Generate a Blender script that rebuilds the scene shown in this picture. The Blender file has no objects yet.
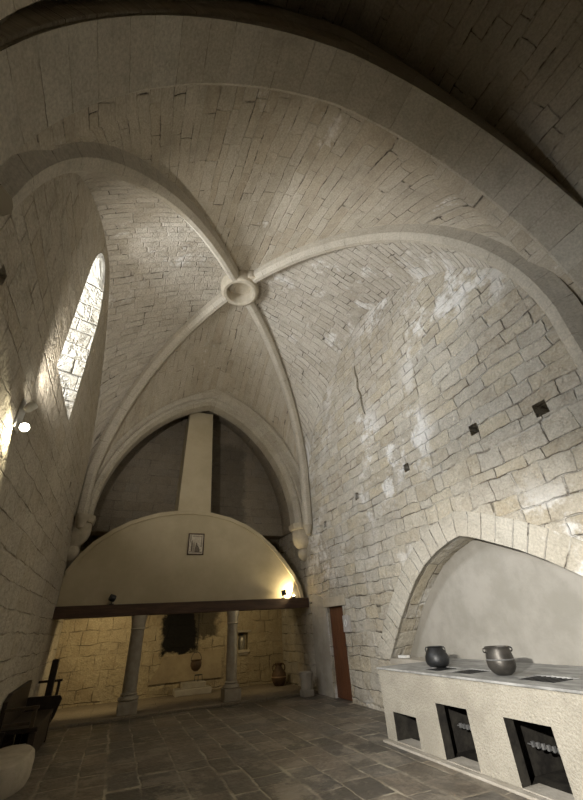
import bpy, bmesh, math, random
from mathutils import Vector, Matrix
random.seed(7)
C = bpy.context.scene.collection
S = bpy.context.scene
PI = math.pi

# ------------------------------------------------------------------ camera
YAW, PITCH, ROLL = [math.radians(a) for a in (24.02, 31.55, -3.67)]
fw = Vector((math.sin(YAW)*math.cos(PITCH), math.cos(YAW)*math.cos(PITCH), math.sin(PITCH)))
r0 = Vector((math.cos(YAW), -math.sin(YAW), 0)); u0 = r0.cross(fw)
r1 = r0*math.cos(ROLL) + u0*math.sin(ROLL); u1 = -r0*math.sin(ROLL) + u0*math.cos(ROLL)
cam = bpy.data.cameras.new('camera'); co = bpy.data.objects.new('camera', cam); C.objects.link(co)
M = Matrix((r1, u1, -fw)).transposed().to_4x4(); M.translation = (0, 0, 1.55); co.matrix_world = M
cam.sensor_fit = 'VERTICAL'; cam.sensor_height = 36; cam.lens = 366/800*36; cam.clip_start = 0.05
S.camera = co
# ------------------------------------------------------------------ world, light, exposure
w = bpy.data.worlds.new('world'); S.world = w; w.use_nodes = True
w.node_tree.nodes['Background'].inputs[0].default_value = (0.75, 0.85, 1.0, 1)
w.node_tree.nodes['Background'].inputs[1].default_value = 1.0
S.view_settings.view_transform = 'Standard'; S.view_settings.look = 'None'
S.view_settings.gamma = 1; S.view_settings.use_curve_mapping = False
S.view_settings.exposure = 0.38

def lamp(name, kind, loc, tgt, power, col, **kw):
    l = bpy.data.lights.new(name, kind); l.energy = power; l.color = col
    for k, v in kw.items(): setattr(l, k, v)
    o = bpy.data.objects.new(name, l); C.objects.link(o); o.location = loc
    if tgt is not None:
        o.rotation_euler = (Vector(tgt)-Vector(loc)).to_track_quat('-Z', 'Y').to_euler()
    return o
# daylight entering through the slit at the outer end of the window splay
lamp('window_daylight', 'AREA', (-3.02, 6.1, 6.6), (0.0, 6.35, 6.95), 430, (0.93, 0.96, 1.0), shape='RECTANGLE', size=0.75, size_y=2.2)
# the wall fixture: one head turned to the stove wall, one turned up at the vault
lamp('stove_spot_light', 'SPOT', (-1.27, 4.46, 3.56), (4.6, 4.6, 1.6), 60, (1.0, 0.95, 0.84), spot_size=math.radians(120), spot_blend=0.9, shadow_soft_size=0.045)
# a second lamp of the same kind on the left wall beside the camera, out of frame: it throws the pots' shadows
lamp('near_wall_spot_light', 'SPOT', (-1.25, 0.55, 2.45), (4.7, 4.2, 0.75), 2300, (1.0, 0.96, 0.88), spot_size=math.radians(56), spot_blend=0.95, shadow_soft_size=0.03)
lamp('fixture_spill_light', 'SPOT', (-1.325, 4.44, 3.565), (-1.33, 3.2, 2.2), 26, (1.0, 0.90, 0.62), spot_size=math.radians(150), spot_blend=0.15, shadow_soft_size=0.04)
lamp('vault_spot_light', 'SPOT', (-1.20, 4.46, 3.98), (2.2, 7.6, 8.0), 300, (1.0, 0.94, 0.85), spot_size=math.radians(120), spot_blend=0.6, shadow_soft_size=0.05)
lamp('wall_wash_light', 'SPOT', (-1.22, 4.40, 3.90), (5.13, 3.2, 4.4), 150, (0.86, 0.92, 1.0), spot_size=math.radians(75), spot_blend=0.9, shadow_soft_size=0.05)

# ------------------------------------------------------------------ node helpers
class NT:
    def __init__(s, name):
        s.m = bpy.data.materials.new(name); s.m.use_nodes = True
        s.t = s.m.node_tree; s.b = s.t.nodes['Principled BSDF']
    def n(s, typ, **kw):
        n = s.t.nodes.new(typ)
        for k, v in kw.items(): setattr(n, k, v)
        return n
    def l(s, a, b): s.t.links.new(a, b)
    def math(s, op, a, b=None, c=None, clamp=False):
        n = s.n('ShaderNodeMath', operation=op, use_clamp=clamp)
        for i, v in enumerate((a, b, c)):
            if v is None: continue
            if isinstance(v, (int, float)): n.inputs[i].default_value = v
            else: s.l(v, n.inputs[i])
        return n.outputs[0]
    def noise(s, vec, scale, detail=3, rough=0.55, out=0, dim='3D'):
        n = s.n('ShaderNodeTexNoise', noise_dimensions=dim)
        if vec is not None: s.l(vec, n.inputs['W' if dim == '1D' else 'Vector'])
        n.inputs['Scale'].default_value = scale; n.inputs['Detail'].default_value = detail; n.inputs['Roughness'].default_value = rough
        return n.outputs[out]
    def smooth(s, v, a, b, lo=0.0, hi=1.0):
        n = s.n('ShaderNodeMapRange', interpolation_type='SMOOTHSTEP')
        s.l(v, n.inputs[0])
        for i, x in enumerate((a, b, lo, hi)): n.inputs[i+1].default_value = x
        return n.outputs[0]
    def mix(s, f, a, b, mode='MIX'):
        n = s.n('ShaderNodeMix', data_type='RGBA', blend_type=mode)
        for sock, v in ((n.inputs[0], f), (n.inputs[6], a), (n.inputs[7], b)):
            if isinstance(v, (int, float)): sock.default_value = v
            elif isinstance(v, tuple): sock.default_value = (*v[:3], 1)
            else: s.l(v, sock)
        return n.outputs[2]
    def bump(s, h, dist, strength=1.0, prev=None):
        n = s.n('ShaderNodeBump'); n.inputs['Strength'].default_value = strength; n.inputs['Distance'].default_value = dist
        s.l(h, n.inputs['Height'])
        if prev is not None: s.l(prev, n.inputs['Normal'])
        return n.outputs[0]
    def ramp(s, f, stops):
        n = s.n('ShaderNodeValToRGB'); e = n.color_ramp.elements
        while len(e) < len(stops): e.new(0.5)
        for el, (p, c) in zip(e, stops): el.position = p; el.color = (*c, 1)
        s.l(f, n.inputs[0]); return n.outputs[0]

def masonry(name, h, wd, cols, mortar, joint=0.012, dark=(0.05, 0.04, 0.03), darkamt=0.5, warp=0.05, rowvar=0.35, widvar=0.8,
            rough=0.35, whites=0.0, stain=0.35, bump=0.02, soot=None, grain=28, dirt=(0.30, 0.24, 0.17), jmin=0.25, film=None):
    T = NT(name)
    uv = T.n('ShaderNodeUVMap').outputs[0]
    wn = T.noise(uv, 1.7, 2, 0.5, out=1)
    vm = T.n('ShaderNodeVectorMath', operation='MULTIPLY_ADD'); T.l(wn, vm.inputs[0])
    vm.inputs[1].default_value = (warp*2, warp*2, 0)
    T.l(uv, vm.inputs[2])
    wn2 = T.noise(uv, 14, 2, 0.6, out=1)
    vm2 = T.n('ShaderNodeVectorMath', operation='MULTIPLY_ADD'); T.l(wn2, vm2.inputs[0])
    vm2.inputs[1].default_value = (0.022, 0.022, 0); T.l(vm.outputs[0], vm2.inputs[2])
    sp = T.n('ShaderNodeSeparateXYZ'); T.l(vm2.outputs[0], sp.inputs[0])
    u, v = sp.outputs[0], sp.outputs[1]
    vv = T.math('DIVIDE', v, h)
    nv = T.noise(vv, 0.9, 0, 0.5, dim='1D')
    vv = T.math('MULTIPLY_ADD', nv, rowvar*1.6, vv)
    row = T.math('FLOOR', vv)
    wr = T.n('ShaderNodeTexWhiteNoise', noise_dimensions='1D'); T.l(row, wr.inputs['W']); rr = wr.outputs[0]
    sc = T.math('MULTIPLY_ADD', rr, 0.5, 0.78)
    uu = T.math('MULTIPLY', T.math('DIVIDE', u, wd), sc)
    uu = T.math('MULTIPLY_ADD', rr, 13.7, uu)
    nu = T.noise(T.math('MULTIPLY_ADD', row, 17.3, uu), 0.9, 0, 0.5, dim='1D')
    uu = T.math('MULTIPLY_ADD', nu, widvar, uu)
    col = T.math('FLOOR', uu)
    fu = T.math('FRACT', uu); fv = T.math('FRACT', vv)
    eu = T.math('MULTIPLY', T.math('MINIMUM', fu, T.math('SUBTRACT', 1.0, fu)), wd)
    ev = T.math('MULTIPLY', T.math('MINIMUM', fv, T.math('SUBTRACT', 1.0, fv)), h)
    ed = T.n('ShaderNodeMath', operation='SMOOTH_MIN'); T.l(eu, ed.inputs[0]); T.l(ev, ed.inputs[1]); ed.inputs[2].default_value = 0.03
    e = ed.outputs[0]
    # joint width wanders
    jn = T.noise(uv, 3.1, 3, 0.6)
    e = T.math('MULTIPLY_ADD', T.math('SUBTRACT', jn, 0.5), -joint*1.6, e)
    cb = T.n('ShaderNodeCombineXYZ'); T.l(col, cb.inputs[0]); T.l(row, cb.inputs[1])
    wi = T.n('ShaderNodeTexWhiteNoise', noise_dimensions='3D'); T.l(cb.outputs[0], wi.inputs['Vector']); idv = wi.outputs[0]
    mort = T.smooth(e, joint*0.35, joint, 1.0, 0.0)
    jv = T.smooth(T.noise(uv, 1.9, 4, 0.7), 0.38, 0.58, jmin, 1.0)
    mort = T.math('MULTIPLY', mort, jv)
    n = len(cols)
    base = T.ramp(idv, [(i/(n-1) if n > 1 else 0, c) for i, c in enumerate(cols)])
    big = T.noise(uv, 0.55, 4, 0.6)
    fine = T.noise(uv, grain, 5, 0.7)
    mid = T.noise(uv, 6.0, 5, 0.65)
    c = T.mix(T.smooth(big, 0.40, 0.72, 0, stain), base, dirt)
    c = T.mix(T.smooth(T.noise(uv, 2.1, 6, 0.7), 0.46, 0.66, 0, 0.38), c, tuple(x*0.62 for x in cols[0]))
    c = T.mix(T.smooth(mid, 0.35, 0.75, 0.0, 0.36), c, tuple(min(1, x*1.25) for x in cols[-1]))
    c = T.mix(T.smooth(fine, 0.3, 0.7, 0.45, 0.0), c, tuple(x*0.42 for x in cols[0]))
    dm = T.smooth(T.noise(uv, 2.3, 4, 0.65), 0.56-darkamt*0.18, 0.60-darkamt*0.12)
    mc = T.mix(dm, mortar, dark)
    c = T.mix(T.math('MULTIPLY', mort, 0.9), c, mc)
    if film:
        c = T.mix(T.smooth(T.noise(uv, 1.6, 8, 0.75), 0.50, 0.60, 0.0, 0.62), c, film)
    if whites > 0:
        wm = T.smooth(T.noise(uv, 1.1, 6, 0.72), 0.60-whites*0.1, 0.70-whites*0.1)
        wm = T.math('MULTIPLY', wm, T.smooth(T.noise(uv, 0.33, 2, 0.5), 0.45, 0.6))
        c = T.mix(T.math('MULTIPLY', wm, 0.8), c, (0.78, 0.77, 0.74))
    if soot:
        g = T.n('ShaderNodeNewGeometry'); gs = T.n('ShaderNodeSeparateXYZ'); T.l(g.outputs[0], gs.inputs[0])
        sm = None
        for (x0, x1, z0, z1, amt) in soot:
            wob = T.math('MULTIPLY_ADD', T.noise(uv, 2.5, 5, 0.7), 0.7, -0.35)
            gx = T.math('ADD', gs.outputs[0], wob); gz = T.math('ADD', gs.outputs[2], wob)
            k = T.math('MULTIPLY', T.math('MULTIPLY', T.smooth(gx, x0-0.1, x0+0.1), T.smooth(gx, x1-0.12, x1+0.12, 1, 0)),
                       T.math('MULTIPLY', T.smooth(gz, z0-0.06, z0+0.06), T.smooth(gz, z1-0.3, z1+0.3, 1, 0)))
            k = T.math('MULTIPLY', k, amt)
            sm = k if sm is None else T.math('MAXIMUM', sm, k)
        c = T.mix(sm, c, (0.012, 0.011, 0.010))
    T.l(c, T.b.inputs['Base Color'])
    T.b.inputs['Roughness'].default_value = 0.88
    T.b.inputs['Specular IOR Level'].default_value = 0.25
    hgt = T.math('MULTIPLY', T.smooth(e, 0.0, joint*1.9), jv)
    hgt = T.math('MULTIPLY_ADD', idv, 0.45, hgt)
    hgt = T.math('MULTIPLY_ADD', mid, rough*1.6, hgt)
    hgt = T.math('MULTIPLY_ADD', fine, rough*0.5, hgt)
    T.l(T.bump(hgt, bump), T.b.inputs['Normal'])
    return T.m

def plain(name, col, rough=0.6, metal=0.0, var=0.15, scale=8, bump=0.003, col2=None, spec=0.4, stretch=(1, 1, 1)):
    T = NT(name); tc = T.n('ShaderNodeTexCoord').outputs['Object']
    mp = T.n('ShaderNodeMapping'); mp.inputs['Scale'].default_value = stretch; T.l(tc, mp.inputs[0]); v = mp.outputs[0]
    a = T.noise(v, scale, 5, 0.65); c2 = col2 or tuple(x*(1-var*2) for x in col)
    c = T.mix(T.smooth(a, 0.35, 0.65), col, c2)
    T.l(c, T.b.inputs['Base Color']); T.b.inputs['Roughness'].default_value = rough; T.b.inputs['Metallic'].default_value = metal
    T.b.inputs['Specular IOR Level'].default_value = spec
    if bump: T.l(T.bump(T.noise(v, scale*4, 5, 0.7), bump), T.b.inputs['Normal'])
    return T.m

def glow(name, col, strength):
    T = NT(name); T.b.inputs['Base Color'].default_value = (*col, 1)
    T.b.inputs['Emission Color'].default_value = (*col, 1); T.b.inputs['Emission Strength'].default_value = strength
    return T.m

A = [(0.50, 0.435, 0.33), (0.56, 0.50, 0.40), (0.52, 0.47, 0.38), (0.60, 0.55, 0.45)]
MR = masonry('right_wall_ashlar', 0.245, 0.50, [(0.44, 0.385, 0.29), (0.57, 0.52, 0.43), (0.50, 0.47, 0.41), (0.56, 0.49, 0.36), (0.60, 0.57, 0.50)], (0.52, 0.49, 0.43), joint=0.010, dark=(0.12, 0.10, 0.075), darkamt=0.5, whites=1.1, warp=0.08, bump=0.026, rough=0.75, stain=0.45)
ML = masonry('left_wall_ashlar', 0.30, 0.62, A, (0.48, 0.42, 0.32), joint=0.008, dark=(0.22, 0.18, 0.13), darkamt=0.3, bump=0.028, rough=0.8, jmin=0.1)
MB = masonry('back_wall_ashlar', 0.32, 0.40, [(0.42, 0.35, 0.23), (0.50, 0.42, 0.28), (0.46, 0.39, 0.27)], (0.40, 0.33, 0.23), joint=0.008, dark=(0.16, 0.13, 0.09), darkamt=0.5, warp=0.09, bump=0.024, rough=0.9, stain=0.7, jmin=0.0, film=(0.34, 0.27, 0.175),
             soot=[(1.32, 2.35, 1.0, 2.5, 1.0), (2.2, 2.95, 1.35, 2.5, 0.8), (-1.4, 5.2, 2.3, 4.4, 0.75)])
MW1 = masonry('vault_long_courses', 0.235, 0.75, [(0.47, 0.405, 0.305), (0.53, 0.47, 0.37), (0.56, 0.51, 0.42), (0.49, 0.44, 0.35)], (0.46, 0.41, 0.33), joint=0.008, darkamt=0.35, bump=0.013, rough=0.35, whites=0.15, rowvar=0.5)
MW2 = masonry('vault_short_courses', 0.20, 0.42, [(0.50, 0.45, 0.37), (0.56, 0.51, 0.43), (0.60, 0.56, 0.48)], (0.52, 0.48, 0.41), joint=0.009, darkamt=0.25, bump=0.02, rough=0.7, whites=0.6)
MV = masonry('voussoir_stone', 1.4, 0.42, [(0.50, 0.45, 0.36), (0.55, 0.50, 0.41), (0.58, 0.54, 0.45)], (0.42, 0.37, 0.29), joint=0.005, dark=(0.2, 0.17, 0.13), darkamt=0.2, warp=0.01, rowvar=0.2, widvar=0.4, bump=0.010, rough=0.25, stain=0.2)
MVR = masonry('rib_stone', 9.0, 0.55, [(0.53, 0.48, 0.39), (0.57, 0.52, 0.43)], (0.42, 0.37, 0.30), joint=0.006, darkamt=0.2, warp=0.0, rowvar=0.0, widvar=0.3, bump=0.008, rough=0.25, stain=0.15)
MN = masonry('niche_voussoirs', 3.0, 0.27, [(0.50, 0.46, 0.38), (0.58, 0.55, 0.48), (0.55, 0.51, 0.43)], (0.55, 0.53, 0.48), joint=0.010, darkamt=0.5, warp=0.02, rowvar=0.0, widvar=0.4, bump=0.02, rough=0.45, whites=0.5)
MJ = masonry('window_jamb_ashlar', 0.34, 0.44, [(0.40, 0.37, 0.31), (0.48, 0.46, 0.40)], (0.22, 0.20, 0.17), joint=0.012, darkamt=0.5, bump=0.03)
MF = masonry('floor_flags', 0.40, 0.58, [(0.08, 0.072, 0.06), (0.21, 0.175, 0.135), (0.15, 0.14, 0.125), (0.28, 0.23, 0.175), (0.085, 0.082, 0.08)], (0.42, 0.38, 0.30), joint=0.022, dark=(0.26, 0.225, 0.17), darkamt=0.6, warp=0.05, rowvar=0.4, bump=0.008, rough=0.35, grain=16, dirt=(0.15, 0.125, 0.095), jmin=0.1, film=(0.29, 0.255, 0.205))
nt = MF.node_tree; nt.nodes['Principled BSDF'].inputs['Roughness'].default_value = 0.5; nt.nodes['Principled BSDF'].inputs['Specular IOR Level'].default_value = 0.45
MPL = masonry('hearth_slabs', 0.8, 1.1, [(0.24, 0.20, 0.15), (0.29, 0.245, 0.18)], (0.2, 0.17, 0.13), joint=0.012, darkamt=0.3, warp=0.05, bump=0.008)
M_PLAST = plain('hood_plaster', (0.55, 0.475, 0.33), 0.85, var=0.10, scale=1.1, bump=0.006, col2=(0.48, 0.41, 0.275), spec=0.2)
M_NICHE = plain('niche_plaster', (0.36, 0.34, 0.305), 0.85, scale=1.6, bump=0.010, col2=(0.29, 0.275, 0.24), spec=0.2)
M_REND = plain('grey_render', (0.46, 0.43, 0.38), 0.9, scale=2.0, bump=0.02, col2=(0.36, 0.33, 0.28), spec=0.2)
M_STONE = plain('carved_stone', (0.52, 0.46, 0.36), 0.85, scale=6, bump=0.008, col2=(0.44, 0.39, 0.30), spec=0.2)
M_COL = plain('column_stone', (0.38, 0.34, 0.27), 0.7, scale=9, bump=0.006, col2=(0.32, 0.28, 0.22), spec=0.3)
M_WOOD = plain('dark_beam_wood', (0.060, 0.034, 0.022), 0.55, scale=6, bump=0.004, col2=(0.10, 0.058, 0.036), stretch=(0.3, 3, 3))
M_DOOR = plain('red_brown_door_wood', (0.13, 0.052, 0.022), 0.55, scale=7, bump=0.003, col2=(0.095, 0.036, 0.016), stretch=(4, 4, 0.35))
M_BENCH = plain('black_oak', (0.022, 0.015, 0.010), 0.5, scale=6, bump=0.003, col2=(0.035, 0.024, 0.015), stretch=(3, 0.4, 3))
M_BENCH2 = plain('worn_oak_rail', (0.075, 0.055, 0.036), 0.5, scale=6, bump=0.002, stretch=(3, 0.4, 3))
M_IRON = plain('cast_iron', (0.045, 0.047, 0.05), 0.42, 0.5, scale=12, bump=0.002, col2=(0.03, 0.03, 0.03))
M_BRONZE = plain('dark_bronze', (0.10, 0.092, 0.082), 0.45, 0.6, scale=10, bump=0.002, col2=(0.065, 0.06, 0.054))
M_STEEL = plain('pale_grate_steel', (0.30, 0.30, 0.30), 0.4, 0.5, scale=12, bump=0)
M_SLAB = plain('grey_hob_slab', (0.20, 0.20, 0.195), 0.5, scale=3.0, bump=0.004, col2=(0.42, 0.42, 0.41), stretch=(2.5, 1, 1))
M_BLK = plain('lamp_black', (0.02, 0.02, 0.02), 0.45, bump=0)
M_WHT = plain('lamp_white', (0.75, 0.75, 0.73), 0.4, bump=0, var=0.02)
M_CLAY = plain('terracotta', (0.13, 0.078, 0.045), 0.7, scale=5, bump=0.004, col2=(0.07, 0.045, 0.028))
M_PLATE = plain('grey_plate', (0.50, 0.475, 0.45), 0.5, bump=0, var=0.05)
M_PAPER = plain('print_paper', (0.66, 0.60, 0.48), 0.8, scale=25, bump=0, col2=(0.50, 0.44, 0.34))
M_INK = plain('print_ink', (0.12, 0.10, 0.08), 0.8, scale=25, bump=0, col2=(0.22, 0.18, 0.14))
M_INK2 = plain('print_light_ink', (0.38, 0.33, 0.26), 0.8, scale=25, bump=0, col2=(0.28, 0.24, 0.18))
M_GLASS = plain('old_tin', (0.45, 0.43, 0.38), 0.35, 0.4, scale=14, bump=0.003, col2=(0.28, 0.26, 0.22))
M_GLOWW = glow('warm_lamp_face', (1.0, 0.86, 0.6), 40)
M_GLOWN = glow('white_lamp_face', (1.0, 0.95, 0.85), 60)
def stove_mat():
    T = NT('bush_hammered_stove_stone'); v = T.n('ShaderNodeTexCoord').outputs['Object']
    a = T.noise(v, 2.2, 4, 0.6); f = T.noise(v, 55, 4, 0.7); vo = T.n('ShaderNodeTexVoronoi'); vo.inputs['Scale'].default_value = 42; T.l(v, vo.inputs['Vector'])
    c = T.mix(T.smooth(a, 0.4, 0.65), (0.45, 0.42, 0.36), (0.36, 0.335, 0.285))
    c = T.mix(T.smooth(f, 0.35, 0.6, 0.45, 0), c, (0.27, 0.245, 0.19))
    T.l(c, T.b.inputs['Base Color']); T.b.inputs['Roughness'].default_value = 0.9; T.b.inputs['Specular IOR Level'].default_value = 0.2
    h = T.math('ADD', T.math('MULTIPLY', vo.outputs[0], 0.7), f)
    T.l(T.bump(h, 0.012), T.b.inputs['Normal']); return T.m
M_STOVE = stove_mat()
M_SOOT = plain('sooted_stone', (0.045, 0.041, 0.034), 0.9, scale=5, bump=0.01, col2=(0.022, 0.020, 0.018), spec=0.1)

# ------------------------------------------------------------------ mesh helpers
def mk(name, bm, mat, parent=None, smooth=None, loc=None):
    bmesh.ops.recalc_face_normals(bm, faces=bm.faces)
    me = bpy.data.meshes.new(name); bm.to_mesh(me); bm.free()
    for m in (mat if isinstance(mat, (list, tuple)) else [mat]): me.materials.append(m)
    o = bpy.data.objects.new(name, me); C.objects.link(o)
    if smooth is not None:
        for p in me.polygons: p.use_smooth = True
        if smooth > 0: me.set_sharp_from_angle(angle=math.radians(smooth))
    if parent is not None:
        o.parent = parent; o.matrix_parent_inverse = Matrix.Identity(4)
        o.location = -Vector(parent.location) if loc is None else loc
    return o
def tag(o, label=None, cat=None, group=None, kind=None):
    if label: o['label'] = label
    if cat: o['category'] = cat
    if group: o['group'] = group
    if kind: o['kind'] = kind
    return o
def thing(name, loc, label, cat, group=None):
    o = bpy.data.objects.new(name, None); C.objects.link(o); o.location = loc; o.empty_display_size = 0.2
    return tag(o, label, cat, group)
def bx(bm, a, b, bev=0.0):
    r = bmesh.ops.create_cube(bm, size=1)
    vs = r['verts']
    for v in vs:
        v.co = Vector([a[i] + (b[i]-a[i])*(v.co[i]+0.5) for i in range(3)])
    if bev:
        es = list({e for v in vs for e in v.link_edges})
        bmesh.ops.bevel(bm, geom=es, offset=bev, segments=2, profile=0.6, affect='EDGES')
    return bm
def box(a, b, bev=0.0): return bx(bmesh.new(), a, b, bev)
def lathe(bm, prof, c, seg=32, axis='z', phase=0.0):
    rings = []
    for r, h in prof:
        ring = []
        for i in range(seg):
            t = 2*PI*i/seg + phase
            p = (r*math.cos(t), r*math.sin(t), h)
            if axis == 'x': p = (p[2], p[0], p[1])
            if axis == 'y': p = (p[0], p[2], p[1])
            ring.append(bm.verts.new((c[0]+p[0], c[1]+p[1], c[2]+p[2])))
        rings.append(ring)
    for a, b in zip(rings, rings[1:]):
        for i in range(seg):
            j = (i+1) % seg; bm.faces.new((a[i], a[j], b[j], b[i]))
    if prof[0] != prof[-1]:
        if prof[0][0] > 1e-5: bm.faces.new(rings[0][::-1])
        if prof[-1][0] > 1e-5: bm.faces.new(rings[-1])
    bmesh.ops.remove_doubles(bm, verts=bm.verts, dist=1e-6)
    return bm
def tube(bm, pts, r, seg=10, closed=False):
    pts = [Vector(p) for p in pts]; n = len(pts); rings = []; up = None
    for i, p in enumerate(pts):
        a = pts[(i-1) % n] if (closed or i) else p; b = pts[(i+1) % n] if (closed or i < n-1) else p
        t = (b-a).normalized()
        if up is None: up = t.orthogonal().normalized()
        up = (up - t*up.dot(t)).normalized(); q = t.cross(up)
        rr = r[i] if isinstance(r, (list, tuple)) else r
        rings.append([bm.verts.new(p + (up*math.cos(2*PI*k/seg) + q*math.sin(2*PI*k/seg))*rr) for k in range(seg)])
    prs = list(zip(rings, rings[1:])) + ([(rings[-1], rings[0])] if closed else [])
    for a, b in prs:
        for k in range(seg):
            j = (k+1) % seg; bm.faces.new((a[k], a[j], b[j], b[k]))
    if not closed: bm.faces.new(rings[0][::-1]); bm.faces.new(rings[-1])
    return bm
def prism(bm, poly, axis, a, b):
    """poly of 2-D points extruded along axis from a to b."""
    def P(p, t):
        if axis == 'x': return (t, p[0], p[1])
        if axis == 'y': return (p[0], t, p[1])
        return (p[0], p[1], t)
    f = [bm.verts.new(P(p, a)) for p in poly]; g = [bm.verts.new(P(p, b)) for p in poly]
    bm.faces.new(f); bm.faces.new(g[::-1]); n = len(poly)
    for i in range(n): bm.faces.new((f[i], g[i], g[(i+1) % n], f[(i+1) % n]))
    return bm
def boxuv(o, shift=(0, 0)):
    me = o.data; uvl = me.uv_layers.get('UVMap') or me.uv_layers.new(name='UVMap')
    off = Vector(o.location) if o.parent is None else Vector((0, 0, 0))
    for p in me.polygons:
        n = p.normal; ax = max(range(3), key=lambda i: abs(n[i]))
        for li in p.loop_indices:
            c = me.vertices[me.loops[li].vertex_index].co
            uv = {0: (c.y, c.z), 1: (c.x, c.z), 2: (c.y, c.x)}[ax]
            uvl.data[li].uv = (uv[0]+shift[0], uv[1]+shift[1])
def cut(o, cutters):
    for c in cutters:
        m = o.modifiers.new('b', 'BOOLEAN'); m.operation = 'DIFFERENCE'; m.solver = 'EXACT'; m.object = c
    dg = bpy.context.evaluated_depsgraph_get(); dg.update()
    me = bpy.data.meshes.new_from_object(o.evaluated_get(dg))
    o.modifiers.clear(); old = o.data; o.data = me; bpy.data.meshes.remove(old)
    for c in cutters:
        d = c.data; bpy.data.objects.remove(c); bpy.data.meshes.remove(d)
def cutter(bm): return mk('cutter', bm, [])
def struct(name, bm, mat, smooth=None): return tag(mk(name, bm, mat, smooth=smooth), kind='structure')
def sweep(bm, path, nrm, bin_, sec, uvl, closed_sec=True, u0=0.0):
    """sec = list of (along normal, along binormal); quads with uv = (arc length, perimeter)."""
    rings = []; us = [u0]; per = [0.0]
    for a, b in zip(sec, sec[1:]+sec[:1]): per.append(per[-1] + math.hypot(a[0]-b[0], a[1]-b[1]))
    for i, p in enumerate(path):
        if i: us.append(us[-1] + (path[i]-path[i-1]).length)
        rings.append([bm.verts.new(p + nrm[i]*s[0] + bin_[i]*s[1]) for s in sec])
    m = len(sec)
    for i in range(len(path)-1):
        for k in range(m if closed_sec else m-1):
            j = (k+1) % m
            f = bm.faces.new((rings[i][k], rings[i][j], rings[i+1][j], rings[i+1][k]))
            for lp, uv in zip(f.loops, ((us[i], per[k]), (us[i], per[k+1]), (us[i+1], per[k+1]), (us[i+1], per[k]))): lp[uvl].uv = uv
    if closed_sec:
        bm.faces.new(rings[0][::-1]); bm.faces.new(rings[-1])
    return bm

# ------------------------------------------------------------------ room dimensions
XL, XR = -1.40, 5.13; XM = 1.87
YBK = 13.5
BOSS = Vector((1.79, 7.17, 10.0))
CFL = (XL, 2.35); CFR = (XR, 1.92); CBL = (XL, 10.95); CBR = (XR, 10.70)

# floor and hearth platform
o = struct('floor', box((XL-0.3, -5, -0.2), (XR+0.9, 14.2, 0)), MF); boxuv(o)
o = struct('trim_1', box((XL, 11.02, 0.0), (XR, YBK, 0.055), 0.01), MPL); boxuv(o)

# right wall with niche, door, putlog holes
WT = 10.9
o = struct('wall_right', box((XR, -5, 0), (XR+0.9, YBK+0.5, WT)), MR)
NP = [(7.50, 0.86), (7.38, 1.0), (7.17, 1.24), (6.90, 1.55), (6.60, 1.84), (6.27, 2.13), (5.91, 2.37), (5.53, 2.53), (5.15, 2.64), (4.90, 2.68), (4.66, 2.61), (4.44, 2.52), (3.91, 2.29), (3.56, 2.10), (3.19, 1.86), (2.90, 1.60), (2.65, 1.25), (2.55, 0.86)]
cs = [cutter(prism(bmesh.new(), NP, 'x', XR-0.1, XR+0.47)),
      cutter(box((XR-0.1, 9.22, -0.001), (XR+0.6, 10.04, 1.90)))]
HOLES = [(2.80, 3.99, 0.20), (3.95, 4.23, 0.18), (5.80, 4.24, 0.17), (7.84, 4.24, 0.17), (9.69, 3.98, 0.17), (7.63, 1.74, 0.16)]
for y, z, s in HOLES:
    cs.append(cutter(box((XR-0.1, y-s/2, z-s/2), (XR+0.42, y+s/2, z+s/2))))
cs.append(cutter(prism(bmesh.new(), [(6.97, 7.80), (7.03, 7.55), (6.98, 7.30), (7.04, 7.05), (6.96, 6.75), (6.98, 6.45), (6.90, 6.12), (6.86, 6.10), (6.88, 6.40), (6.84, 6.75), (6.93, 7.00), (6.88, 7.30), (6.94, 7.55)], 'x', XR-0.05, XR+0.07)))
cut(o, cs); boxuv(o)
# plaster lining of the niche back: a thin render coat on the wall of the recess
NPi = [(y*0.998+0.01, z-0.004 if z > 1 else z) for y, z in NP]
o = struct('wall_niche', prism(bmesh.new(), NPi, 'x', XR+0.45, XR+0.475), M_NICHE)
# ring of long voussoirs over the niche
def offset_curve(pts, d):
    out = []
    for i, p in enumerate(pts):
        a = pts[max(0, i-1)]; b = pts[min(len(pts)-1, i+1)]
        t = Vector((b[0]-a[0], b[1]-a[1])).normalized(); out.append((p[0]-t.y*d, p[1]+t.x*d))
    return out
path = [Vector((XR, y, z)) for y, z in NP]
no = []
for i in range(len(NP)):
    a = Vector(NP[max(0, i-1)]); b = Vector(NP[min(len(NP)-1, i+1)]); t = (b-a).normalized()
    n = Vector((0, t.y, -t.x)); n = n if n.z > 0 or i in (0, len(NP)-1) else -n
    if i == 0: n = Vector((0, 1, 0.4)).normalized()
    if i == len(NP)-1: n = Vector((0, -1, 0.3)).normalized()
    no.append(n)
bm = bmesh.new(); ul = bm.loops.layers.uv.new('UVMap')
sweep(bm, path, no, [Vector((1, 0, 0))]*len(path), [(0, -0.018), (0.40, -0.012), (0.42, 0.05), (0, 0.05)], ul)
tag(mk('niche_arch', bm, MN), 'low pointed arch of long pale stones framing the stove niche', 'arch', kind='structure')

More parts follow.
